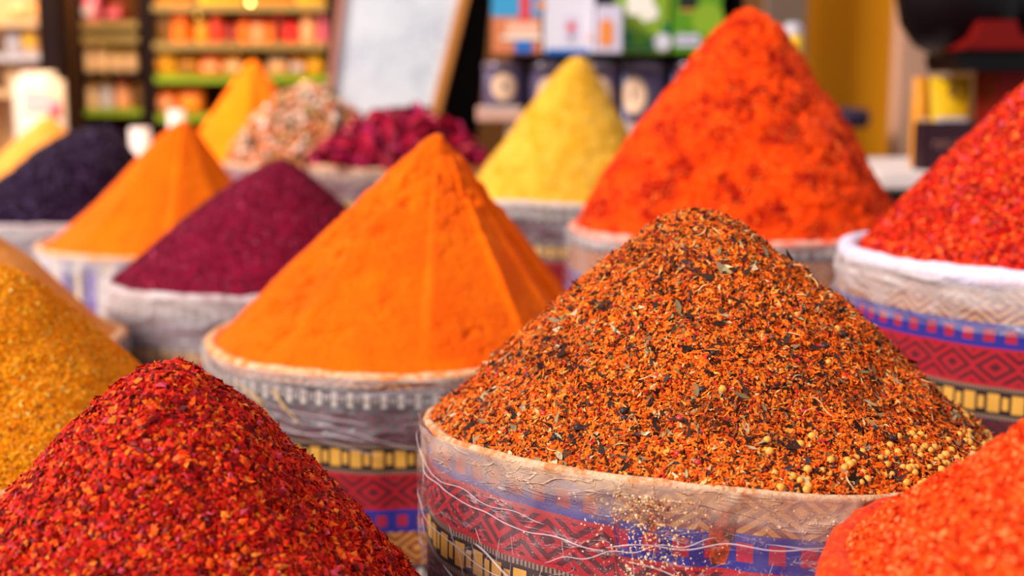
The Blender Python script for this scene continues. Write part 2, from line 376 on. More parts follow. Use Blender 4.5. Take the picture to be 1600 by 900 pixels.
# table carrying all sacks (L-shaped top)
tb = empty('display_table', (-.3, 2, 0), 'low dark wooden table under the rows of spice sacks', 'table')
bm = bmesh.new(); pts = [(-2.0, .42), (1.25, .42), (1.25, 2.0), (.72, 2.45), (.6, 3.02), (-.03, 3.02), (-.03, 4.5), (-2.0, 4.5)]
a = [bm.verts.new((x+.3, y-2, TABLE-.04)) for x, y in pts]; b = [bm.verts.new((x+.3, y-2, TABLE)) for x, y in pts]
bm.faces.new(a[::-1]); bm.faces.new(b)
for k in range(len(pts)): bm.faces.new((a[k], a[(k+1) % len(pts)], b[(k+1) % len(pts)], b[k]))
link('tabletop', bm_done(bm, 'tabletop'), WOOD, tb)
for x, y in [(-1.9, .52), (1.15, .52), (.62, 2.4), (-1.9, 4.4), (-.15, 4.4), (-.15, 2.5)]:
    box('leg', (x+.3, y-2, .205), (.08, .08, .41), WOOD, tb, .004)

# ================================================================ heaps and sacks
RIM_CREAM = rim_mat('cream_dusty_rim', S(212, 172, 136), S(206, 120, 62))
RIM_ORANGE = rim_mat('orange_dusted_rim', S(226, 180, 136), S(238, 128, 36))
RIM_WHITE = rim_mat('white_rim', S(206, 188, 190), S(170, 140, 140)); RIM_LILAC = rim_mat('lilac_white_rim', S(210, 202, 224), S(224, 196, 204))
RIM_GREY = rim_mat('grey_rim', S(205, 190, 190), S(190, 165, 150))
RIM_RED = rim_mat('red_dusted_rim', S(225, 160, 140), S(235, 90, 40))

# --- main spice blend, front right of centre
def seam_main(t):
    return np.where((t < PI*1.5-.42) & (t > PI*.6), .022+.012*(PI*1.5-.42-t), 0)
main = Heap(1108, 437, 776, .27, (1092, 331), tip=.2, conc=1.0, tilt=(-.014, .020), over=1.0, lump=(.008, 9), fine=(.0030, 55), seed=1, rough=.006)
m = M('blend_underlayer', .95, .1); m.base(m.mix(m.noise(120, 4).ss(.35, .65), S(70, 24, 12), S(190, 70, 16))); m.bump(m.noise(250, 4), .8, .003)  # dark tones put shade into the gaps between the flakes
main.mesh('spice_heap', 110, 260, m.m, 'heap of coarse orange and brown spice blend with dried herbs, in focus at front right')
def blendcol(c, p, sv, t):                      # clumps richer in paprika or in dark leaf
    k = fbm(p, 22, 31, 3); g = np.clip((k-.12)*2.2, 0, .55)[:, None]
    return c*(1-g)+np.array(S(74, 30, 22))*g
PAL_BLEND = [(S(240, 116, 26), 36), (S(228, 92, 14), 30), (S(196, 58, 16), 9), (S(120, 46, 18), 12), (S(52, 24, 18), 14), (S(236, 150, 60), 8), (S(214, 168, 112), 4), (S(70, 44, 50), 3), (S(120, 104, 62), 3), (S(200, 40, 40), 3)]
flakes(main, 'spice_flakes', 125000, .0030, PAL_BLEND, FL_DRY, 'chip', .55, .0022, 1.5, .45, colfn=blendcol)
flakes(main, 'herb_flakes', 45000, .0034, PAL_BLEND, FL_DRY, 'leaf', .5, .0028, 2.1)
flakes(main, 'leaf_crumbs', 2000, .0062, [(S(48, 28, 24), 4), (S(150, 126, 90), 1.6), (S(66, 40, 30), 4), (S(205, 180, 140), 1)], FL_DRY, 'leaf', .4, .0035, 2.2)
def part_on(heap, name, me, mat, n, srange, trange, lift, sc=(.8, 1.3), tiltn=.2, g=.5):
    p, nn, sv, t = heap.sample(n*2, srange[0], srange[1], trange, g=g); out = []
    for k in range(min(n, len(p))):
        nv = Vector(nn[k])+Vector(rng.normal(size=3)*tiltn)
        q = nv.to_track_quat('Z', 'Y').to_matrix().to_4x4() @ Matrix.Rotation(random.random()*6.28, 4, 'Z')
        o = link(name, me, mat, heap.o); s_ = random.uniform(*sc)
        o.matrix_local = Matrix.Translation(p[k]+nn[k]*lift) @ q @ Matrix.Diagonal((s_, s_, s_, 1)); out.append(o)
    return out
def ball(name, r, sub=2, sq=1, jit=0):
    bm = bmesh.new(); bmesh.ops.create_icosphere(bm, subdivisions=sub, radius=r)
    for v in bm.verts: v.co *= 1+random.uniform(-jit, jit); v.co.z *= sq
    return bm_done(bm, name, smooth=True)
SEED_Y = plain('coriander_seed', S(226, 158, 60), .5, .4, .25, 300); SEED_P = plain('pink_peppercorn', S(190, 36, 34), .4, .5, .2, 300); SEED_D = plain('dark_juniper_seed', S(46, 26, 34), .5, .4, .2, 300)
sm = ball('seed', .0031, 2, .95, .04)
def seeds(mat, n, s_, t_, g=.5):
    me = sm.copy(); me.materials.clear(); me.materials.append(mat); return part_on(main, 'seed', me, None, n, s_, t_, .0018, (.75, 1.2), g=g)
seeds(SEED_Y, 110, (.84, .99), (PI*1.66, PI*1.97)); seeds(SEED_Y, 42, (.82, .98), (PI*1.5, PI*1.74)); seeds(SEED_Y, 10, (.3, .9), (PI*1.2, PI*1.9))
seeds(SEED_P, 8, (.6, .98), (PI*1.4, PI*2.02)); seeds(SEED_D, 14, (.3, .98), (PI*1.2, PI*2.02)); seeds(SEED_P, 3, (.3, .9), (PI*1.1, PI*1.6))
def stalk(L, r, bend, name='herb_stalk'):
    n = 7; u = np.linspace(-.5, .5, n); P = np.stack([u*L, bend*L*(u*u-.25)*4*.2, .0006+.1*L*bend*(u*u)], -1)
    V, Fc = tube_arrays(P, r, 5); return npmesh(name, V, Fc, 4)
def blade(L, wd, name='leaf_piece'):
    bm = bmesh.new(); n = 6; rows = []
    for i in range(n+1):
        u = i/n; ww = wd*math.sin(PI*min(1, u*.92+.06)); z = .18*L*(u-.5)**2
        rows.append([bm.verts.new((L*(u-.5), -ww, z+.25*ww)), bm.verts.new((L*(u-.5), 0, z)), bm.verts.new((L*(u-.5), ww, z+.3*ww))])
    for i in range(n):
        for k in range(2): bm.faces.new((rows[i][k], rows[i+1][k], rows[i+1][k+1], rows[i][k+1]))
    return bm_done(bm, name, smooth=True)
ST = [plain('tan_stalk', S(222, 176, 112), .6), plain('orange_stalk', S(232, 120, 34), .6), plain('brown_stalk', S(140, 78, 44), .7), plain('red_sliver', S(220, 70, 30), .5)]
LF = [plain('sage_leaf', S(168, 150, 112), .7), plain('purple_leaf', S(58, 38, 46), .6), plain('olive_leaf', S(112, 96, 62), .7)]
for mt, n, L in ((ST[0], 60, .0125), (ST[1], 55, .011), (ST[2], 24, .014), (ST[3], 14, .014)):
    me = stalk(L, .00055, random.uniform(-1, 1)); me.materials.append(mt); part_on(main, 'herb_stalk', me, None, n, (.08, .97), (PI*.95, PI*2.05), .0022, (.6, 1.5), .3)
for mt, n in ((LF[0], 46), (LF[1], 42), (LF[2], 30)):
    me = blade(.0105, .0019); me.materials.append(mt); part_on(main, 'leaf_piece', me, None, n, (.08, .97), (PI*.95, PI*2.05), .0024, (.6, 1.45), .3)
def big_folds(surf):
    out = []
    for t0, t1, va, vb, vc, r in ((PI*1.06, PI*1.36, .022, .05, .052, 0.00066), (PI*1.02, PI*1.3, .012, .035, .04, 0.00048), (PI*1.36, PI*1.66, .05, .03, .034, 0.00072), (PI*1.38, PI*1.72, .058, .088, .083, 0.00084), (PI*1.66, PI*1.98, .083, .078, .07, 0.00078), (PI*1.3, PI*1.46, .07, .05, .034, 0.00054), (PI*1.05, PI*1.42, .06, .095, .11, 0.00054), (PI*1.5, PI*1.9, .035, .03, .04, .0007)):
        n = 40; u = np.linspace(0, 1, n); v = va*(1-u)**2+vb*2*u*(1-u)+vc*u*u+.0016*np.sin(u*23+t0*5)
        out.append((surf(t0+(t1-t0)*u, v, .0085), r))
    rr = random.Random(3)
    for _ in range(46):                      # fine upright creases
        t0 = rr.uniform(PI*1.03, PI*1.95); v0 = rr.uniform(.03, .085); n = 10; u = np.linspace(0, 1, n)
        out.append((surf(t0+rr.uniform(-.05, .05)*u, v0+rr.uniform(.01, .03)*u+0*u, .0078), rr.uniform(.0002, .0005)))
    return out
sack(main, 'patterned woven sack in dusty clear film, holding the orange-brown spice blend at front right', kilim('woven_cloth_main', 1, .012), FILM_DUSTY, RIM_CREAM, 1, seam_main, 5, 0, .0042, foldfn=big_folds, film_h=.15, nt=400)
SPILL = [(S(222, 180, 130), 5), (S(240, 214, 180), 2), (S(210, 110, 50), 1.2), (S(120, 50, 30), .6)]
class Wall:                                   # lets flakes() scatter on the front of the sack
    pass
def spill(h, root, n, t0, tw, vmax, size, pal, name='spilled_powder'):
    t = t0+rng.normal(size=n)*tw; v = .004+rng.random(n)**1.4*vmax
    H = h.zr-TABLE; r = h.R*(1+.012*np.sin(np.clip(v/H, 0, 1)*PI))+.013
    p = np.stack([r*np.cos(t), r*np.sin(t), H-v+h.tilt[0]*np.cos(t)-h.tilt[1]*np.sin(t)], -1); nn = np.stack([np.cos(t), np.sin(t), t*0], -1)
    wl = Wall(); wl.o = root; wl.sample = lambda k: (p, nn, v, t)
    flakes(wl, name, n, size, pal, FL_MATTE, 'chip', .8, .002, 1.4, .4)
root_main = [o for o in C.objects if o.name == 'spice_sack'][0]
spill(main, root_main, 900, PI*1.4, .07, .09, .0016, SPILL); spill(main, root_main, 500, PI*1.45, .35, .12, .0011, SPILL, 'powder_specks')

# --- tall orange cone, centre
org = Heap(640, 304, 590, .27, (684, 205), tip=.05, conc=1.06, lump=(.004, 6), fine=(.0007, 60), facets=15, rough=.008, seed=2, shoulder=.03, ph=.3)
ORANGE = powder('orange_powder', S(240, 104, 0), S(234, 88, 0), S(206, 66, 0), 12, 260, .06, .6)
org.mesh('spice_heap', 230, 520, ORANGE, 'tall bright orange powder cone with pressed ridges, centre of the picture')
sack(org, 'film-wrapped patterned sack with gold bead band under the central ridged orange cone', kilim('woven_cloth_orange', -1, .285), FILM, RIM_ORANGE, 2, None, 26, 6, .007, film_h=.075, nt=300)

# --- front-left chilli flakes
red = Heap(262, 526, 1420, .265, (264, 561), tip=.15, conc=.98, lump=(.006, 12), fine=(.003, 60), seed=3, rough=.003)
m = M('chilli_underlayer', .8, .2); m.base(m.mix(m.noise(150, 3), S(80, 6, 6), S(160, 18, 8))); m.bump(m.noise(200, 3), .8, .003)
red.mesh('spice_heap', 100, 240, m.m, 'heap of glossy dark red chilli flakes in the front left corner')
PAL_RED = [(S(186, 16, 6), 30), (S(214, 40, 6), 26), (S(134, 6, 8), 20), (S(232, 84, 12), 16), (S(236, 116, 30), 5), (S(200, 60, 80), 3), (S(96, 4, 8), 9)]  # the pink entry paints a pinkish sheen on some flakes
flakes(red, 'chilli_flakes', 90000, .0048, PAL_RED, FL_GLOSS, 'chip', .6, .0038, 1.4, .35)
flakes(red, 'chilli_skins', 24000, .0052, PAL_RED, FL_GLOSS, 'leaf', .5, .003, 1.4)
sack(red, 'patterned sack below the red chilli flakes in the front left corner', kilim('woven_cloth_red', 1, .1), FILM, RIM_RED, 3)

# --- left ochre heap and the plainer one behind it
och = Heap(-26, 340, 790, .25, (-20, 412), tip=.2, conc=1.0, lump=(.006, 9), fine=(.0012, 90), seed=4)
OCH = powder('ochre_grains', S(246, 150, 16), S(238, 130, 6), S(252, 186, 60), 60, 420, .1, .7)
och.mesh('spice_heap', 90, 220, OCH, 'ochre yellow grainy spice heap at the left edge behind the red flakes')
flakes(och, 'ochre_grains', 70000, .0026, [(S(250, 158, 16), 30), (S(246, 136, 4), 26), (S(254, 190, 60), 12), (S(206, 100, 10), 7), (S(130, 76, 30), 4), (S(240, 200, 110), 2)], FL_MATTE, 'chip', .5, .0014, 1.5)
sack(och, 'sack under the ochre yellow grainy heap at the left edge', kilim('woven_cloth_ochre', -1, .1), FILM, RIM_ORANGE, 4)
pch = Heap(-76, 256, 590, .25, (-52, 340), tip=.12, conc=1.0, seed=5)
PCH = powder('peach_powder', S(232, 146, 66), S(226, 130, 46), None, 12, 300, .2, .3)
pch.mesh('spice_heap', 60, 160, PCH, 'smooth peach-orange heap showing as a thin slope behind the ochre one at left')
sack(pch, 'sack under the smooth peach-orange heap at the left edge', kilim('woven_cloth_peach', 1, .2), FILM, RIM_ORANGE, 5)

# --- sumac
sumac = Heap(414, 236, 470, .27, (440, 246), tip=.14, conc=1.0, lump=(.005, 8), fine=(.0015, 60), seed=6)
SUM = powder('sumac_powder', S(138, 6, 44), S(108, 2, 34), S(172, 34, 76), 40, 260, .15, .7)
sumac.mesh('spice_heap', 110, 260, SUM, 'deep purple-red sumac heap between the two bright orange cones')
flakes(sumac, 'sumac_grains', 26000, .0036, [(S(132, 12, 46), 20), (S(100, 6, 38), 14), (S(160, 36, 76), 9), (S(206, 90, 130), .8)], FL_GLOSS, 'leaf', .6, .002, 1.3)
sack(sumac, 'sack in whitish crumpled film under the purple-red sumac', kilim('woven_cloth_sumac', -1, .28, .8, .25), FILM_WHITE, RIM_WHITE, 6, None, 10, 0, .009, film_h=.085)

# --- second orange cone, left
orl = Heap(262, 190, 406, .27, (287, 188), tip=.10, conc=1.28, lump=(.004, 6), facets=13, rough=.001, seed=7, shoulder=.03, over=.97)
orl.mesh('spice_heap', 120, 300, powder('orange_powder_left', S(246, 112, 0), S(240, 98, 0), None, 10, 260, .08, .4), 'bright orange powder cone left of the purple-red sumac')
m = M('violet_striped_cloth', .85, .15); sx = m.nt.nodes.new('ShaderNodeSeparateXYZ'); m.nt.links.new(m.coord('UV'), sx.inputs[0]); u = X(m.nt, sx.outputs[0])
c = m.mix((u/.07+.2).fract().lt(.3), S(216, 196, 190), S(120, 80, 170)); c = m.mix((u/.16).fract().lt(.35), c, S(104, 84, 120)); c = m.mix((u/.07+.62).fract().lt(.2), c, S(236, 200, 160)); m.base(c)
sack(orl, 'pale sack with upright violet stripes under the left orange cone', m.m, FILM_WHITE, RIM_ORANGE, 7, None, 4, 0, .008)

# --- dark purple heap
drk = Heap(108, 163, 358, .27, (162, 197), tip=.34, conc=.86, lump=(.01, 12), fine=(.003, 60), seed=8)
DRK = powder('dark_violet_berries', S(38, 10, 40), S(20, 4, 24), S(80, 48, 100), 70, 160, .05, 1)
drk.mesh('spice_heap', 80, 200, DRK, 'rounded blackish violet heap at left behind the orange cone')
flakes(drk, 'dried_berry_crumbs', 16000, .006, [(S(44, 16, 44), 20), (S(24, 8, 24), 14), (S(96, 70, 120), 7)], FL_GLOSS, 'chip', .7, .003, 1.3, .5)
sack(drk, 'pale sack under the blackish violet heap at the left', kilim('woven_cloth_violet', -1, .27, .8, .35), FILM_WHITE, RIM_WHITE, 8, None, 4)

# --- tan heap, far left
tan = Heap(62, 138, 322, .27, (77, 180), tip=.10, conc=1.12, lump=(.004, 6), seed=9)
tan.mesh('spice_heap', 70, 180, powder('tan_powder', S(228, 152, 66), S(222, 142, 52), None, 10, 200, .2, .3), 'pale golden tan powder cone furthest left, behind the violet heap')
sack(tan, 'sack under the pale golden tan cone at far left', kilim('woven_cloth_tan', 1, .05, .8, .2), FILM, RIM_CREAM, 9)

# --- furthest orange cone
orb = Heap(392, 132, 272, .27, (396, 92), tip=.09, conc=1.15, lump=(.004, 6), facets=9, seed=10, ph=1.0)
orb.mesh('spice_heap', 90, 240, powder('orange_powder_back', S(246, 124, 0), S(242, 108, 0), None, 8, 260, .2, .3), 'furthest bright orange cone, in front of the shop shelves')
sack(orb, 'sack under the furthest bright orange cone', kilim('woven_cloth_back', 1, .15), FILM, RIM_ORANGE, 10)

# --- dried rosebud mix
mix = Heap(480, 127, 262, .215, (484, 134), tip=.5, conc=.8, lump=(.006, 12), fine=(.004, 50), seed=11)
mix.mesh('spice_heap', 50, 120, powder('mix_underlayer', S(190, 110, 60), S(140, 90, 50), None, 60, 200, .1, 1), 'heap of chunky pink, orange and olive dried bud mix behind the sumac')
PALM = [(S(244, 170, 140), 5), (S(236, 120, 66), 5), (S(252, 220, 204), 4), (S(160, 130, 70), 4), (S(70, 62, 40), 4), (S(232, 150, 80), 3)]
chips = []
for k, (c, wt) in enumerate(PALM):
    me = ball('bud', .0105, 1, .7, .25); mt = plain('bud_%d' % k, c, .6, .3, .2, 60); me.materials.append(mt)
    part_on(mix, 'bud', me, None, int(wt*13), (.0, 1), None, .004, (.6, 1.3), .5)
flakes(mix, 'bud_crumbs', 3500, .009, PALM, FL_DRY, 'chip', .6, .004, 1.3, .5)
sack(mix, 'sack under the chunky pink and orange bud mix', kilim('woven_cloth_mix', -1, .12, .8, .2), FILM, RIM_CREAM, 11)

# --- dried magenta flowers
pet = Heap(624, 134, 268, .2, (640, 178), tip=.55, conc=.75, lump=(.008, 10), fine=(.004, 40), seed=12)
pet.mesh('spice_heap', 50, 120, powder('dark_petal_underlayer', S(110, 8, 34), S(70, 4, 22), None, 50, 200, .1, 1), 'loose heap of curled magenta dried petals behind the central orange cone')
for k, c in enumerate([S(176, 4, 50), S(130, 4, 34), S(222, 40, 120), S(84, 2, 20), S(236, 84, 110)]):
    bm = bmesh.new(); n = 6; rows = []
    for i in range(n+1):
        uu = i/n; ww =   .009*math.sin(PI*min(1, uu*.85+.1)); z = .014*math.sin(uu*3.0+k)
        rows.append([bm.verts.new((.056*(uu-.5), s_*ww, z+.006*abs(s_)*math.cos(k))) for s_ in (-1, -.4, .4, 1)])
    for i in range(n):
        for j in range(3): bm.faces.new((rows[i][j], rows[i+1][j], rows[i+1][j+1], rows[i][j+1]))
    me = bm_done(bm, 'petal', smooth=True); me.materials.append(plain('petal_%d' % k, c, .6, .15, .25, 80))
    part_on(pet, 'petal', me, None, (60, 60, 40, 50, 14)[k], (0, 1), None, .007, (.7, 1.25), .6)
flakes(pet, 'petal_scraps', 3500, .014, [(S(160, 10, 56), 4), (S(110, 4, 36), 3), (S(210, 50, 110), 1.4)], FL_GLOSS, 'leaf', .8, .010, 2.2)
sack(pet, 'brownish film-wrapped sack under the magenta dried petals', kilim('woven_cloth_petal', -1, .26, .8, .1), FILM_DUSTY, RIM_CREAM, 12, None, 5)

# --- yellow heap
yel = Heap(882, 168, 323, .23, (905, 87), tip=.15, conc=1.08, lump=(.006, 14), fine=(.0015, 70), seed=13, rough=.002)
yel.mesh('spice_heap', 110, 260, powder('yellow_powder', S(226, 168, 48), S(208, 144, 10), S(240, 194, 108), 22, 150, .3, .9), 'lemon yellow powder heap in front of the tins')
sack(yel, 'dark patterned sack with silvery rim under the lemon yellow heap', kilim('woven_cloth_yellow', -1, .275), FILM, RIM_GREY, 13, None, 5)

# --- big red-orange paprika cone
pap = Heap(1152, 257, 385, .27, (1172, 14), tip=.2, conc=.92, lump=(.011, 8), fine=(.0028, 50), seed=14, rough=.010)
pap.mesh('spice_heap', 200, 420, powder('paprika_powder', S(238, 66, 0), S(150, 8, 0), S(248, 100, 20), 20, 170, .1, 1, (.44, .60)), 'tallest heap, red-orange clumpy paprika, at the right of the tins')
flakes(pap, 'paprika_grains', 16000, .0034, [(S(250, 80, 10), 10), (S(200, 26, 4), 5), (S(255, 130, 50), 2)], FL_MATTE, 'chip', .6, .001, 1.3, .5)
sack(pap, 'film-wrapped patterned sack under the tallest red-orange paprika heap', kilim('woven_cloth_paprika', 1, .24, .8, .1), FILM, RIM_RED, 14, None, 8)

# --- right chilli flakes
rch = Heap(1662, 331, 448, .27, (1668, 96), tip=.12, conc=.98, lump=(.007, 10), fine=(.002, 60), seed=15, rough=.003, over=.94)
rch.mesh('spice_heap', 90, 220, powder('red_flake_underlayer', S(190, 20, 8), S(130, 8, 8), None, 60, 200, .1, 1), 'heap of bright red chilli flakes at the right edge, in the white-rimmed sack')
flakes(rch, 'chilli_flakes', 42000, .0056, [(S(206, 26, 6), 30), (S(226, 56, 8), 24), (S(150, 8, 8), 18), (S(240, 100, 30), 8), (S(206, 70, 84), 3)], FL_GLOSS, 'chip', .6, .003, 1.5, .3)  # pink flakes carry a pinkish sheen in their colour
sack(rch, 'sack with thick white rim and red, blue and gold bands at the right edge', kilim('woven_cloth_right', 1, -.01), FILM_WHITE, RIM_LILAC, 15, None, 5, 0, .013, film_h=.06, nt=300)

# --- front right paprika corner
prc = Heap(1806, 495, 1180, .2, (1796, 560), tip=.16, conc=1.3, lump=(.006, 12), fine=(.0022, 80), seed=16, shoulder=.12)
prc.mesh('spice_heap', 110, 260, powder('coarse_paprika', S(232, 72, 20), S(200, 36, 8), S(255, 116, 50), 60, 260, .3, 1), 'blurred red-orange paprika heap in the front right corner')
flakes(prc, 'paprika_grains', 60000, .0034, [(S(232, 80, 22), 30), (S(204, 40, 8), 20), (S(242, 122, 66), 12), (S(170, 26, 8), 8)], FL_MATTE, 'chip', .7, .002, 1.3, .6)
sack(prc, 'red-dusted sack under the blurred paprika heap in the front right corner', powder('paprika_coated_cloth', S(240, 70, 14), S(214, 40, 8), None, 30, 200), None, powder('paprika_coated_rim', S(240, 70, 14), S(214, 40, 8), S(255, 116, 50), 60, 260, .1, 1), 16, rimr=.012)

# ================================================================ background: tea cabinet with tins and boxes
BLACK = plain('black_lacquer', S(10, 5, 7), .6, .1, .2, 6)
cab = empty('tea_cabinet', (.4, 3.35, 0), 'dark cabinet behind the yellow heap carrying tins and tea boxes', 'cabinet')
YT = 3.22
zb = at(800, 84, YT).z; zt = at(800, 190, YT).z
CABX0, CABX1 = -.005, .585; cx_, cw = (CABX0+CABX1)/2, CABX1-CABX0
PALE = plain('pale_shelf_paint', S(222, 196, 186), .6, .3, .1, 6)
box('lower_cupboard', (cx_-.4, .12, (zt-.05)/2), (cw, .36, zt-.05), BLACK, cab, .004)
box('counter_board', (cx_-.4, .10, zt-.025), (cw+.02, .42, .05), PALE, cab, .004)
box('back_panel', (cx_-.4, .29, (zt+2.0)/2), (cw, .02, 2.0-zt), BLACK, cab, .002)
box('shelf', (cx_-.4, .12, zb-.008), (cw, .32, .016), BLACK, cab, .002)
box('shelf', (cx_-.4, .12, zb+.34), (cw, .32, .016), BLACK, cab, .002)
for x in (CABX1-.01,): box('side_panel', (x-.4, .12, (zt+2.0)/2), (.02, .34, 2.0-zt), BLACK, cab, .002)
GOLD = plain('pale_gold_print', S(240, 196, 160), .5, .4, .15, 40); TIN = plain('violet_grey_tin', S(84, 68, 100), .5, .3, .12, 20); TINL = plain('tin_lid', S(104, 88, 104), .3, .5, .1, 20, .4)
BLUEP = plain('pale_blue_print', S(170, 180, 230), .5, .4, .1, 40)
ords = ['leftmost', 'second', 'middle', 'fourth', 'rightmost']
def curved_patch(name, R, a0, a1, z0, z1, mat, parent, off=.0008, ell=True, n=16):
    V = []; Fc = []
    for i in range(n+1):
        u = i/n*2-1; t = (a0+a1)/2+(a1-a0)/2*u; hh = (z1-z0)/2*(math.sqrt(max(0, 1-u*u)) if ell else 1); zc = (z0+z1)/2
        for z in (zc-hh, zc+hh): V.append(((R+off)*math.cos(t), (R+off)*math.sin(t), z))
    for i in range(n): Fc.append((2*i, 2*i+2, 2*i+3, 2*i+1))
    return link(name, npmesh(name, V, Fc, 4), mat, parent)
for k, px in enumerate((787, 858, 938, 1008, 1086)):
    p = at(px, 168, YT); zb0 = zt; r = .051 if k < 3 else .056; top = at(px, 88 if k < 3 else 86, YT).z; ph = .0 if k < 3 else -.55
    zb0 = zt if k not in (0,) else at(px, 166, YT).z
    t = empty('tea_tin', (p.x, YT+.06, zb0), '%s of five violet-grey round tins with pale oval emblem under the boxes' % ords[k], 'tin', 'round tea tins under the boxes')
    Hh = min(top, zb-.02)-zb0
    lathe('tin_body', [(0, 0), (r*.97, 0), (r, .003), (r, Hh*.82), (0, Hh*.82)], TIN, t, n=36)
    lathe('lid', [(0, Hh*.82), (r*1.03, Hh*.82), (r*1.03, Hh*.97), (r*.96, Hh), (0, Hh)], TINL, t, n=36)
    o = curved_patch('label_oval', r, -PI/2-.62+ph, -PI/2+.62+ph, Hh*.14, Hh*.74, GOLD, t)
    curved_patch('label_ring', r, -PI/2-.78+ph, -PI/2+.78+ph, Hh*.06, Hh*.8, TINL, t, .0004)
    curved_patch('label_mark', r, -PI/2-.10+ph, -PI/2+.10+ph, Hh*.34, Hh*.56, TIN, o, .0014)
    if k >= 3: curved_patch('label_strip', r, -PI/2-1.25, -PI/2-.95, Hh*.04, Hh*.8, BLUEP, t, .0006, False)
pb = at(780, 187, YT-.05)
t = empty('small_carton', (pb.x, YT+.06, zt), 'pinkish tan carton under the leftmost tin', 'box')
box('carton_body', (0, 0, (at(780, 166, YT).z-zt)/2), (.115, .12, at(780, 166, YT).z-zt), plain('pink_tan_card', S(224, 172, 150), .7), t); box('lid_flap', (0, -.0605, (at(780, 166, YT).z-zt)*.85), (.1, .002, .01), PALE, t, 0)
# boxes
def pbox(name, x0, x1, ytop, mat, label, depth=.1, dy=0):
    a = at(x0, 84, YT+dy); b = at(x1, 84, YT+dy); H = at(x0, ytop, YT+dy).z-zb
    t = empty(name, ((a.x+b.x)/2, YT+dy+depth/2, zb), label, 'box', 'tea boxes on the upper shelf')
    box('carton', (0, 0, H/2), (b.x-a.x-.003, depth, H), mat, t, .002)
    def pan(nm, u0, u1, v0, v1, m, k=1):       # flat printed panel on the front, in fractions (u) and pixels of height (v)
        W = b.x-a.x; zz0 = at(x0, v1, YT+dy).z-zb; zz1 = at(x0, v0, YT+dy).z-zb
        box(nm, (-W/2+W*(u0+u1)/2, -depth/2-.0006*k, (zz0+zz1)/2), (W*(u1-u0), .001, zz1-zz0), m, t, 0)
    def disc(nm, u, v, rr, m, sx=1, k=2):
        W = b.x-a.x; V = [(0, 0, 0)]+[(rr*sx*math.cos(q*PI/12), 0, rr*math.sin(q*PI/12)) for q in range(24)]
        me = bpy.data.meshes.new(nm); me.from_pydata(V, [], [(0, 1+q, 1+(q+1) % 24) for q in range(24)])
        link(nm, me, m, t, (-W/2+W*u, -depth/2-.0006*k-.0008, at(x0, v, YT+dy).z-zb))
    return t, pan, disc
PR = lambda n, c: plain(n, c, .45, .4, .06, 10)
P_ORG = PR('card_orange', S(222, 130, 84)); P_SKY = PR('card_sky_blue', S(60, 160, 210)); P_RED = PR('card_red', S(232, 60, 56)); P_BLUE = PR('card_blue', S(20, 110, 200)); P_WHITE = PR('card_white', S(230, 224, 234)); P_PEACH = PR('card_peach', S(250, 190, 160))
P_GREEN = PR('card_green', S(88, 146, 10)); P_DG = PR('card_dark_green', S(0, 116, 66)); P_LIME = PR('card_lime', S(136, 170, 30)); P_GREY = PR('card_grey', S(130, 130, 150)); P_CREAM = PR('card_cream', S(252, 240, 224)); P_BLK = PR('card_black', S(24, 30, 20)); P_O2 = PR('card_bright_orange', S(246, 146, 66)); P_LIL = PR('card_lilac', S(216, 206, 226))
t, pan, disc = pbox('tea_box', 768, 847, -120, P_ORG, 'orange and sky blue carton with red tower print, leftmost on the shelf')
pan('sky_print', 0, 1, -120, 26, P_SKY); pan('tower_print', .56, .76, -60, 34, P_RED, 2); pan('building_print', .3, .95, 34, 56, P_PEACH, 2); pan('base_print', .2, 1, 56, 62, P_CREAM, 3); pan('label_print', .46, .8, 64, 82, P_BLUE, 3); disc('sun_print', .96, 8, .012, P_O2)
t, pan, disc = pbox('tea_box', 849, 930, -120, P_WHITE, 'white carton with blue stripe along its foot')
pan('foot_stripe', .04, .86, 76, 84, P_BLUE, 2); pan('grey_print', .4, .66, 24, 66, P_LIL); disc('red_dot', .53, 42, .011, P_RED, k=3); pan('figure_print', .49, .57, 54, 62, P_GREY, 3); disc('corner_print', .88, 58, .007, P_PEACH)
t, pan, disc = pbox('tea_box', 962, 1046, -120, P_LIME, 'lime green carton with dark green leaf print and white seal', .1, .0)
pan('leaf_print', 0, .3, 46, 70, P_DG); pan('leaf_print', .55, 1, 36, 74, P_DG); disc('leaf_print', .68, 44, .02, P_LIME, 1.2, 3); pan('cream_print', .2, .68, -40, 24, P_CREAM, 2); disc('cup_print', .6, 20, .024, P_CREAM, 1, 3); disc('white_seal', .86, 66, .021, P_WHITE, 1, 4); pan('foot_strip', 0, .7, 72, 80, P_DG, 2); pan('ground_print', .3, .6, 50, 72, P_GREEN, 3)
t, pan, disc = pbox('tea_box', 932, 973, 8, P_LIL, 'small lilac-white arch-topped carton with orange door print', .05, -.055)
pan('door_print', .1, .62, 40, 71, P_O2, 2); disc('arch_print', .36, 40, .016, P_O2, 1.0, 2)
t, pan, disc = pbox('tea_box', 1049, 1128, -120, P_GREEN, 'grass green carton with black top label and white strip, rightmost on the shelf')
pan('black_label', .12, .5, -20, 13, P_BLK); pan('gold_line', .16, .48, 15, 18, P_O2); pan('white_label', .08, .55, 54, 72, P_LIL, 2); pan('label_line', .14, .5, 61, 65, P_GREY, 3); disc('curve_print', .7, 30, .04, P_LIME, 1)

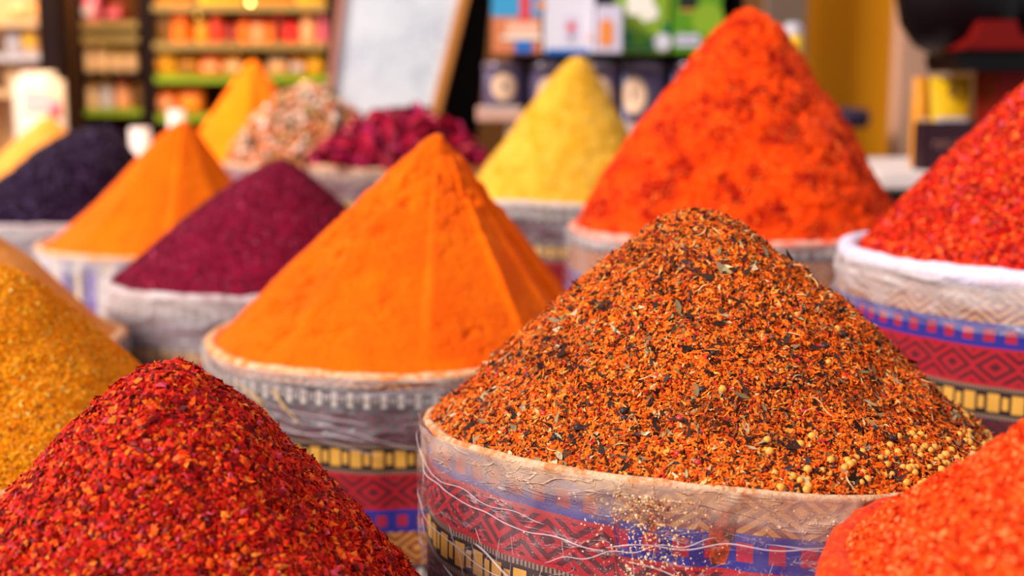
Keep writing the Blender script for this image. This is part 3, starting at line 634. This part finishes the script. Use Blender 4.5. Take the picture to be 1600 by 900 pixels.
# whiteboard on an easel, leaning, with the dark board beside it
WB = M('whiteboard_face', .3, .5); n1 = (WB.noise(26, 3, 2.0, WB.coord('Object', (1, 1, 2.2)))-.5).abs().ss(.09, 0.0); n2 = WB.noise(5, 2).ss(.4, .6)
WB.base(WB.mix(n1*n2*.7, S(240, 246, 253), S(160, 170, 196))); WB = WB.m
OAK = plain('light_oak_frame', S(206, 132, 62), .6, .3, .2, 12); PINKF = plain('pinkish_frame', S(200, 130, 110), .6, .3, .15, 12)
YW = 3.74
def lx(y): return 536-20*y/170
def rx(y): return 716-45*y/180
org_ = at(600, 330, YW); t = empty('whiteboard', org_, 'white board with faint grey writing in a light oak frame, behind the petals', 'board')
T0, B0 = -260, 335
def sl(nm, pts, y, th, mt): return slab(nm, pts, y, th, mt, t, .002, org_)
sl('board_face', [(lx(T0), T0), (lx(B0), B0), (rx(B0), B0), (rx(T0), T0)], YW, .012, WB)
sl('frame_rail', [(rx(T0)-1, T0), (rx(B0)-1, B0), (rx(B0)+16, B0), (rx(T0)+17, T0)], YW-.012, .03, OAK)
sl('frame_rail', [(lx(T0)-9, T0), (lx(B0)-9, B0), (lx(B0)+1, B0), (lx(T0)+1, T0)], YW-.012, .03, PINKF)
sl('frame_rail', [(lx(B0)-9, B0), (lx(B0)-9, B0+16), (rx(B0)+16, B0+16), (rx(B0)+16, B0)], YW-.012, .03, OAK)
sl('frame_rail', [(lx(T0)-9, T0-16), (lx(T0)-9, T0), (rx(T0)+16, T0), (rx(T0)+16, T0-16)], YW-.012, .03, OAK)
zfoot = [p for p in (at(560, y, YW+.03).y for y in (0,))]
yfoot = 450+F*math.tan(math.atan((ZC-TABLE)/(YW+.03))-PITCH)
sl('easel_leg', [(540, 300), (540, yfoot), (550, yfoot), (550, 300)], YW+.03, .025, OAK)
sl('easel_leg', [(640, 300), (640, yfoot), (650, yfoot), (650, 300)], YW+.03, .025, OAK)
od = at(730, 340, YW+.08); t2 = empty('dark_board', od, 'tall narrow near-black board leaning right of the white board', 'board')
slab('board_face', [(745, -260), (671, 340), (733, 340), (795, -260)], YW+.08, .03, BLACK, t2, .003, od)
box('foot', ((at(703, 340, YW+.08)-od).x, .015, -(od.z-TABLE)/2), (.07, .03, od.z-TABLE), BLACK, t2, .002)

# ================================================================ shop shelving, left background
NTH = ['first', 'second', 'third', 'fourth', 'fifth', 'sixth', 'seventh', 'eighth', 'ninth', 'tenth', 'eleventh', 'twelfth']
SHX0, SHX1 = at(228, 0, 5.0).x, at(520, 0, 5.0).x
SHELF = plain('olive_shelf', S(150, 122, 70), .6, .3, .15, 5); LIMESH = plain('lime_shelf_edge', S(128, 150, 36), .5, .2, .3, 9); SHWALL = plain('dark_shop_back', S(96, 52, 16), .8, .2, .4, 5)
def shelving(label, x0, x1, y, pys, mats, back, ztop=2.0, up=None, dep=.36):
    t = empty('shop_shelving', ((x0+x1)/2, y, 0), label, 'shelving'); Wd = x1-x0
    box('back_panel', (0, dep, ztop/2), (Wd, .02, ztop), back, t, 0)
    for s_ in (-1, 1): box('upright', (s_*(Wd/2-.01), dep/2, ztop/2), (.03, dep, ztop), up or DARKW, t, .003)
    zs = []
    for k, py in enumerate(pys):
        z = at(300, py, y).z; zs.append(z); box('shelf', (0, (dep-.02)/2, z-.0125), (Wd-.05, dep-.02, .025), mats[k], t, .002)
        box('shelf_edge', (0, -.006, z-.014), (Wd-.05, .01, .028), mats[k], t, .001)
    return zs
zs = shelving('tall shop shelving with olive and lime shelves behind the furthest orange cone', SHX0, SHX1, 5.0, [14-8, 66, 118, 178], [SHELF, SHELF, LIMESH, LIMESH], SHWALL)
x0b, x1b = at(116, 0, 5.05).x, at(224, 0, 5.05).x
zs2 = shelving('narrow dark shop shelving right of the black post', x0b, x1b, 5.05, [34, 56, 112, 170], [SHELF, SHELF, DARKW, LIMESH], SHWALL)
def col(n, c): return plain(n, c, .45, .45, .2, 25)
CR = {'red': col('item_red', S(214, 50, 16)), 'orange': col('item_orange', S(246, 112, 10)), 'dark red': col('item_dark_red', S(140, 30, 14)), 'yellow': col('item_yellow', S(252, 186, 10)), 'golden': col('item_golden', S(226, 140, 10)), 'pink': col('item_pink', S(222, 96, 120)), 'cream': col('item_cream', S(222, 178, 132)), 'white': col('item_white', S(196, 184, 192)), 'brown': col('item_brown', S(120, 78, 24)), 'peach': col('item_peach', S(244, 160, 110)), 'scarlet': col('item_scarlet', S(240, 20, 10)), 'lime': col('item_lime', S(150, 180, 30))}
def jar(px, y, z, wpx, hpx, c, lid, label, group):
    p = at(px, 0, y); k = y/F; r = wpx*k/2; h = hpx*k
    t = empty('spice_jar', (p.x, y+r+.02, z), label, 'jar', group)
    lathe('jar_body', [(0, 0), (r*.95, 0), (r, h*.05), (r, h*.7), (r*.75, h*.8), (0, h*.8)], CR[c], t, n=20)
    lathe('lid', [(0, h*.8), (r*.8, h*.8), (r*.8, h*.98), (r*.7, h), (0, h)], CR[lid], t, n=20)
def packet(px, y, z, wpx, hpx, c, strip, label, group, name='spice_packet', dep=.08):
    p = at(px, 0, y); k = y/F; wd = wpx*k; h = hpx*k
    t = empty(name, (p.x, y+dep/2+.02, z), label, 'packet', group)
    V = []; Fc = []; n = 6; m_ = 12                      # pillow-shaped pouch
    for i in range(n+1):
        v = i/n; bul = math.sin(PI*min(1, .12+v*.9))**.6
        for q in range(m_):
            a = 2*PI*q/m_; V.append((wd/2*math.copysign(abs(math.cos(a))**.5, math.cos(a)), dep/2*bul*math.sin(a), h*v))
    for i in range(n):
        for q in range(m_): Fc.append((i*m_+q, i*m_+(q+1) % m_, (i+1)*m_+(q+1) % m_, (i+1)*m_+q))
    link('pouch', npmesh('pouch', V, Fc, 4), CR[c], t)
    box('label_strip', (0, -dep/2-.001, h*.4), (wd*.7, .003, h*.3), CR[strip], t, 0)
G = 'goods on the shop shelves'
for i, (px, wp, hp, c, l) in enumerate([(250, 30, 60, 'brown', 'golden'), (276, 32, 78, 'orange', 'red'), (310, 20, 40, 'golden', 'brown'), (333, 20, 44, 'red', 'orange'), (356, 18, 28, 'dark red', 'red'), (377, 19, 38, 'orange', 'red'), (398, 18, 36, 'peach', 'red'), (417, 17, 34, 'orange', 'red'), (434, 15, 46, 'dark red', 'red'), (451, 20, 32, 'scarlet', 'scarlet'), (478, 26, 46, 'peach', 'golden'), (503, 16, 50, 'pink', 'pink')]):
    jar(px, 5.0, zs[1], wp, hp, c, l, '%s jar, %s from the left on the upper shop shelf' % (c, NTH[i]), 'jars on the upper shop shelf')
for i, (px, wp, hp, c, l) in enumerate([(246, 40, 42, 'yellow', 'golden'), (286, 34, 30, 'golden', 'brown'), (322, 34, 34, 'orange', 'peach'), (358, 34, 34, 'golden', 'cream'), (428, 34, 30, 'cream', 'peach'), (460, 24, 32, 'golden', 'white'), (488, 30, 34, 'yellow', 'golden')]):
    packet(px, 5.0, zs[2], wp, hp, c, l, '%s pouch with %s strip, %s from the left on the middle shop shelf' % (c, l, NTH[i]), 'pouches on the middle shop shelf')
for i, (px, wp, hp, c, l) in enumerate([(246, 38, 40, 'orange', 'peach'), (288, 40, 42, 'orange', 'golden'), (470, 34, 36, 'golden', 'yellow')]):
    packet(px, 5.0, zs[3], wp, hp, c, l, '%s pouch with %s strip, %s from the left on the lower shop shelf' % (c, l, NTH[i]), 'pouches on the lower shop shelf')
for i, (px, wp, c) in enumerate([(262, 60, 'golden'), (340, 70, 'yellow'), (420, 70, 'golden'), (484, 50, 'yellow')]):
    packet(px, 5.0, zs[0], wp, 60, c, 'lime', '%s pouch, %s from the left on the top shop shelf' % (c, NTH[i]), 'pouches on the top shop shelf')
for i, (px, wp, hp, c, l) in enumerate([(132, 30, 42, 'pink', 'white'), (172, 30, 30, 'dark red', 'pink')]):
    packet(px, 5.05, zs2[0], wp, hp, c, l, '%s pouch on the top shelf right of the black post' % c, 'pouches right of the post')
for i, (px, wp, hp) in enumerate([(128, 22, 42), (151, 22, 40), (174, 20, 34), (196, 20, 34)]):
    jar(px, 5.05, zs2[2], wp, hp, 'cream', 'yellow', 'cream jar with yellow lid, %s from the left on the shelf right of the post' % NTH[i], 'cream jars right of the post')
for i, (px, wp, hp, c, l) in enumerate([(129, 24, 44, 'cream', 'yellow'), (154, 22, 44, 'white', 'yellow'), (180, 26, 44, 'peach', 'orange'), (207, 20, 40, 'brown', 'golden')]):
    jar(px, 5.05, zs2[3], wp, hp, c, l, '%s jar, %s from the left on the lowest shelf by the post' % (c, NTH[i]), 'jars on the lowest shelf by the post')
# far left: pale shelving with light goods
x0c, x1c = at(-40, 0, 4.9).x, at(80, 0, 4.9).x
zs3 = shelving('pale shelving at the far left behind the white container', x0c, x1c, 4.9, [30, 84, 140], [CR['cream'], CR['white'], CR['cream']], CREAMW, 2.0, CR['cream'], .13)
for i, (px, hp, c, l, k) in enumerate([(12, 46, 'white', 'white', 1), (38, 54, 'cream', 'yellow', 1), (66, 40, 'peach', 'cream', 1), (10, 44, 'cream', 'cream', 2), (34, 40, 'peach', 'brown', 2), (62, 44, 'cream', 'peach', 2), (20, 24, 'cream', 'golden', 0), (52, 26, 'golden', 'cream', 0)]):
    packet(px, 4.9, zs3[k], 26, hp, c, l, '%s pouch with %s strip on the %s pale shelf at far left' % (c, l, ['top', 'middle', 'lowest'][k]), 'pouches on the pale shelving')
# white plastic container and small bottle standing behind the tan heap
yc = 4.45; pc = at(70, 300, yc)
PLAS = plain('milky_plastic', S(206, 182, 166), .35, .5, .05, 8)
t = empty('plastic_container', (pc.x, yc, TABLE+.0), 'tall milky white plastic container behind the tan cone at far left', 'container')
ztop = at(70, 112, yc).z-TABLE
bm = bmesh.new(); bm_box(bm, (0, 0, ztop/2), (.165, .1, ztop)); link('container_body', bm_done(bm, 'container_body', .028, True, 3), PLAS, t)
box('paper_label', (.01, -.052, ztop-.1), (.09, .003, .07), col('label_lilac_grey', S(214, 196, 200)), t, .001)
pc = at(100, 200, 4.4)
t = empty('small_bottle', (pc.x, 4.33, TABLE), 'pinkish white small bottle right of the milky container', 'bottle'); hb = at(100, 158, 4.33).z-TABLE
lathe('bottle_body', [(0, 0), (.036, 0), (.036, hb*.86), (.02, hb*.93), (0, hb*.93)], CR['white'], t, n=20); lathe('cap', [(0, hb*.93), (.018, hb*.93), (.018, hb), (0, hb)], CR['pink'], t, n=16)
# small white cups among the back heaps
for px, py, c, lab in ((275, 172, 'white', 'small white cup behind the left orange cone, by the lime shelf'), (218, 200, 'white', 'pinkish white tub behind the violet heap')):
    y = 4.42 if px == 275 else 4.38; p = at(px, py, y); hh = p.z-TABLE; r = .028 if px == 275 else .034
    t = empty('cup' if px == 275 else 'tub', (p.x, y, TABLE), lab, 'cup' if px == 275 else 'tub')
    lathe('cup_wall', [(0, 0), (r*.9, 0), (r, hh), (r*.9, hh), (r*.85, hh-.03), (0, hh-.03)], CR[c], t, n=20)
    lathe('band', [(r*1.0, hh*.8), (r*1.01, hh*.86)], CR['peach'], t, n=20)
# small glowing balls added to imitate bright glints before the shop shelves
def emis(name, c, s_):
    m = M(name); m.base(c); m.inp('Emission Color', (*c, 1)); m.inp('Emission Strength', s_); return m.m
GLINT = emis('warm_glint_glow', S(255, 200, 110), 14); GLINT_DIM = emis('dim_glint_glow', S(220, 160, 60), 5)
for px, py, r, mt, lab in ((475, 130, .005, GLINT, 'small glowing ball standing in for a glint above the bud mix'), (391, 4, .008, GLINT, 'small glowing ball standing in for a glint at the top of the shelving'), (309, 24, .005, GLINT_DIM, 'dim amber ball standing in for a glint before the upper shop shelf')):
    y = 4.9; p = at(px, py, y); t = empty('glint_spot', p, lab, 'light bulb', 'glint stand-ins before the shelving')
    link('glint_ball', ball('glint_ball', r, 2), mt, t); lathe('added_socket', [(0, r*.8), (r*.5, r*.8), (r*.5, r*2), (0, r*2)], DARKW, t, n=10)
    V, Fc = tube_arrays([(0, 0, r*1.9), (0, .03, r*5), (0, .085, r*3)], .001, 5); link('added_wire', npmesh('added_wire', V, Fc, 4), DARKW, t)

# ================================================================ right background: counter and coffee grinder
yg = 2.95; zc_ = at(1420, 268, 2.78).z
ct = empty('side_counter', (1.3, 3.1, 0), 'counter with pale top under the red grinder at right', 'counter')
box('counter_body', (0, 0, (zc_-.04)/2), (.96, .6, zc_-.04), plain('dark_red_wood', S(60, 26, 22), .5), ct, .004); box('counter_top', (0, 0, zc_-.02), (1.02, .66, .04), plain('pale_counter_top', S(226, 206, 200), .5), ct, .006)
GR = plain('dark_red_enamel', S(112, 8, 4), .6, .15, .15, 6); GB = plain('black_maroon_enamel', S(14, 4, 8), .4, .2, .2, 6); MG = plain('magenta_rim_light', S(190, 20, 90), .3, .5, .1, 6)
t = empty('coffee_grinder', (at(1520, 300, yg).x, yg, zc_), 'large dark red and black grinder with round hopper at upper right', 'grinder')
def L_(px, py): v = at(px, py, yg); return v.x-t.location.x, v.z-zc_
gx, gz = L_(1505, -20)
prof = [(0, -.16), (.05, -.155), (.10, -.13), (.135, -.08), (.15, 0), (.135, .08), (.09, .14), (0, .16)]
lathe('drum', [(r, z) for r, z in prof], GB, t, (gx, 0, gz), 36)
lathe('rim_light_ring', [(.150, -.012), (.155, -.006), (.155, .006), (.150, .012)], MG, t, (gx, 0, gz), 36)  # thin magenta ring paints the rim light on the drum
xa, za = L_(1460, 82); xb, zb_ = L_(1572, 82); xc, zc2 = L_(1545, 40); xd, _ = L_(1490, 40)
def gslab(nm, pts, y0, th, mt):
    bm = bmesh.new(); a = [bm.verts.new((x, y0, z)) for x, z in pts]; b = [bm.verts.new((x, y0+th, z)) for x, z in pts]
    bm.faces.new(a); bm.faces.new(b[::-1]); n = len(pts)
    for k in range(n): bm.faces.new((a[k], b[k], b[(k+1) % n], a[(k+1) % n]))
    return link(nm, bm_done(bm, nm, .003, seg=2), mt, t)
gslab('neck', [L_(1460, 82), L_(1572, 82), L_(1572, 66), L_(1548, 62), L_(1545, 38), L_(1492, 38), L_(1484, 62)], -.17, .2, GR)
gslab('collar', [L_(1464, 84), L_(1640, 84), L_(1640, 112), L_(1468, 112)], -.13, .22, GB)
gslab('arm_housing', [L_(1575, 112), L_(1576, 20), L_(1700, 0), L_(1700, 112)], -.10, .2, GB)
gslab('stand', [L_(1532, 112), L_(1700, 112), L_(1700, 270), L_(1655, 270), L_(1650, 175), L_(1630, 145), L_(1600, 132), L_(1575, 145), L_(1562, 175), L_(1556, 270), L_(1532, 270)], -.10, .14, GR)
gslab('stand_panel', [L_(1556, 270), L_(1560, 130), L_(1652, 130), L_(1655, 270)], .02, .03, GB)
gslab('base_plate', [L_(1520, 262), L_(1720, 262), (L_(1720, 262)[0], 0), (L_(1520, 262)[0], 0)], -.12, .24, GB)
gx2, gz2 = L_(1590, 8)
lathe('bolt', [(0, -.008), (.012, -.008), (.012, .008), (0, .008)], MG, t, (gx2, -.103, gz2), 12)
# packets and dark carton before it
t = empty('dark_carton', (at(1480, 290, 2.84).x, 2.84, zc_), 'dark maroon carton with faint pale script beside the grinder', 'box')
hh = at(1480, 190, 2.84).z-zc_; box('carton', (0, 0, hh/2), (.14, .07, hh), plain('maroon_card', S(46, 14, 26), .5), t, .003)
SCR = plain('faint_script', S(150, 96, 92), .6)
u = np.linspace(0, 1, 60); Pz = np.stack([-.05+.08*u+.006*np.sin(u*40), np.full(60, -.0362), hh*.52+.008*np.sin(u*47)+.005*np.sin(u*19)], -1); V, Fc = tube_arrays(Pz, .0012, 4); link('script_print', npmesh('script_print', V, Fc, 4), SCR, t)
lathe('foil_seal', [(0, 0), (.012, 0), (.012, .002), (0, .002)], CR['white'], t, (-.02, 0, hh), 12)
yp = 3.0
for px, wp, hp, c, s_, lab in ((1456, 26, 66, 'golden', 'cream', 'narrow golden packet left of the yellow one beside the grinder'), (1500, 70, 66, 'yellow', 'white', 'bright yellow packet with grey emblem under the grinder neck')):
    k = yp/F; z0 = at(px, 186, yp).z
    packet(px, yp-.04, zc_, wp, (z0-zc_)/k+hp, c, s_, lab, 'packets beside the grinder', dep=.05)
p = at(1500, 140, yp-.04)
# grey emblem disc on the yellow packet
pk = [o for o in C.objects if o.get('label', '').startswith('bright yellow packet')][0]
V = [(0, 0, 0)]+[(.010*math.cos(q*PI/10), 0, .017*math.sin(q*PI/10)) for q in range(20)]
me = bpy.data.meshes.new('emblem'); me.from_pydata(V, [], [(0, 1+q, 1+(q+1) % 20) for q in range(20)]); link('emblem', me, CR['brown'], pk, (0, -.0275, at(1500, 142, yp-.04).z-zc_))
# dim things at the foot of the ochre wall
yb = 4.3; p = at(1322, 185, yb)
t = empty('stool', (p.x, yb, 0), 'dark stool with violet cushion at the foot of the ochre wall', 'stool')
lathe('cushion', [(0, p.z-.03), (.07, p.z-.03), (.08, p.z), (.07, p.z+.03), (0, p.z+.035)], plain('violet_cushion', S(50, 36, 60), .9), t, n=24); lathe('column', [(.02, .03), (.02, p.z-.03)], DARKW, t, n=16); lathe('foot', [(0, 0), (.12, 0), (.12, .02), (.02, .035), (0, .035)], DARKW, t, n=24)
yb = 2.5; p = at(1238, 62, 3.3)
t = empty('small_bottle', (at(1238, 62, 3.3).x, 3.3, 0), 'white and yellow bottle on a stand just right of the tallest heap', 'bottle')
zt_ = at(1238, 36, 3.3).z; lathe('pedestal', [(0, 0), (.06, 0), (.06, .02), (.015, .04), (.015, p.z-.1), (.05, p.z-.09), (0, p.z-.089)], DARKW, t, n=20)
lathe('bottle_body', [(0, p.z-.089), (.026, p.z-.089), (.026, p.z+.01), (.02, p.z+.012)], CR['yellow'], t, n=20); lathe('bottle_top', [(.024, p.z+.01), (.024, zt_-.01), (.016, zt_), (0, zt_)], CR['white'], t, n=20)
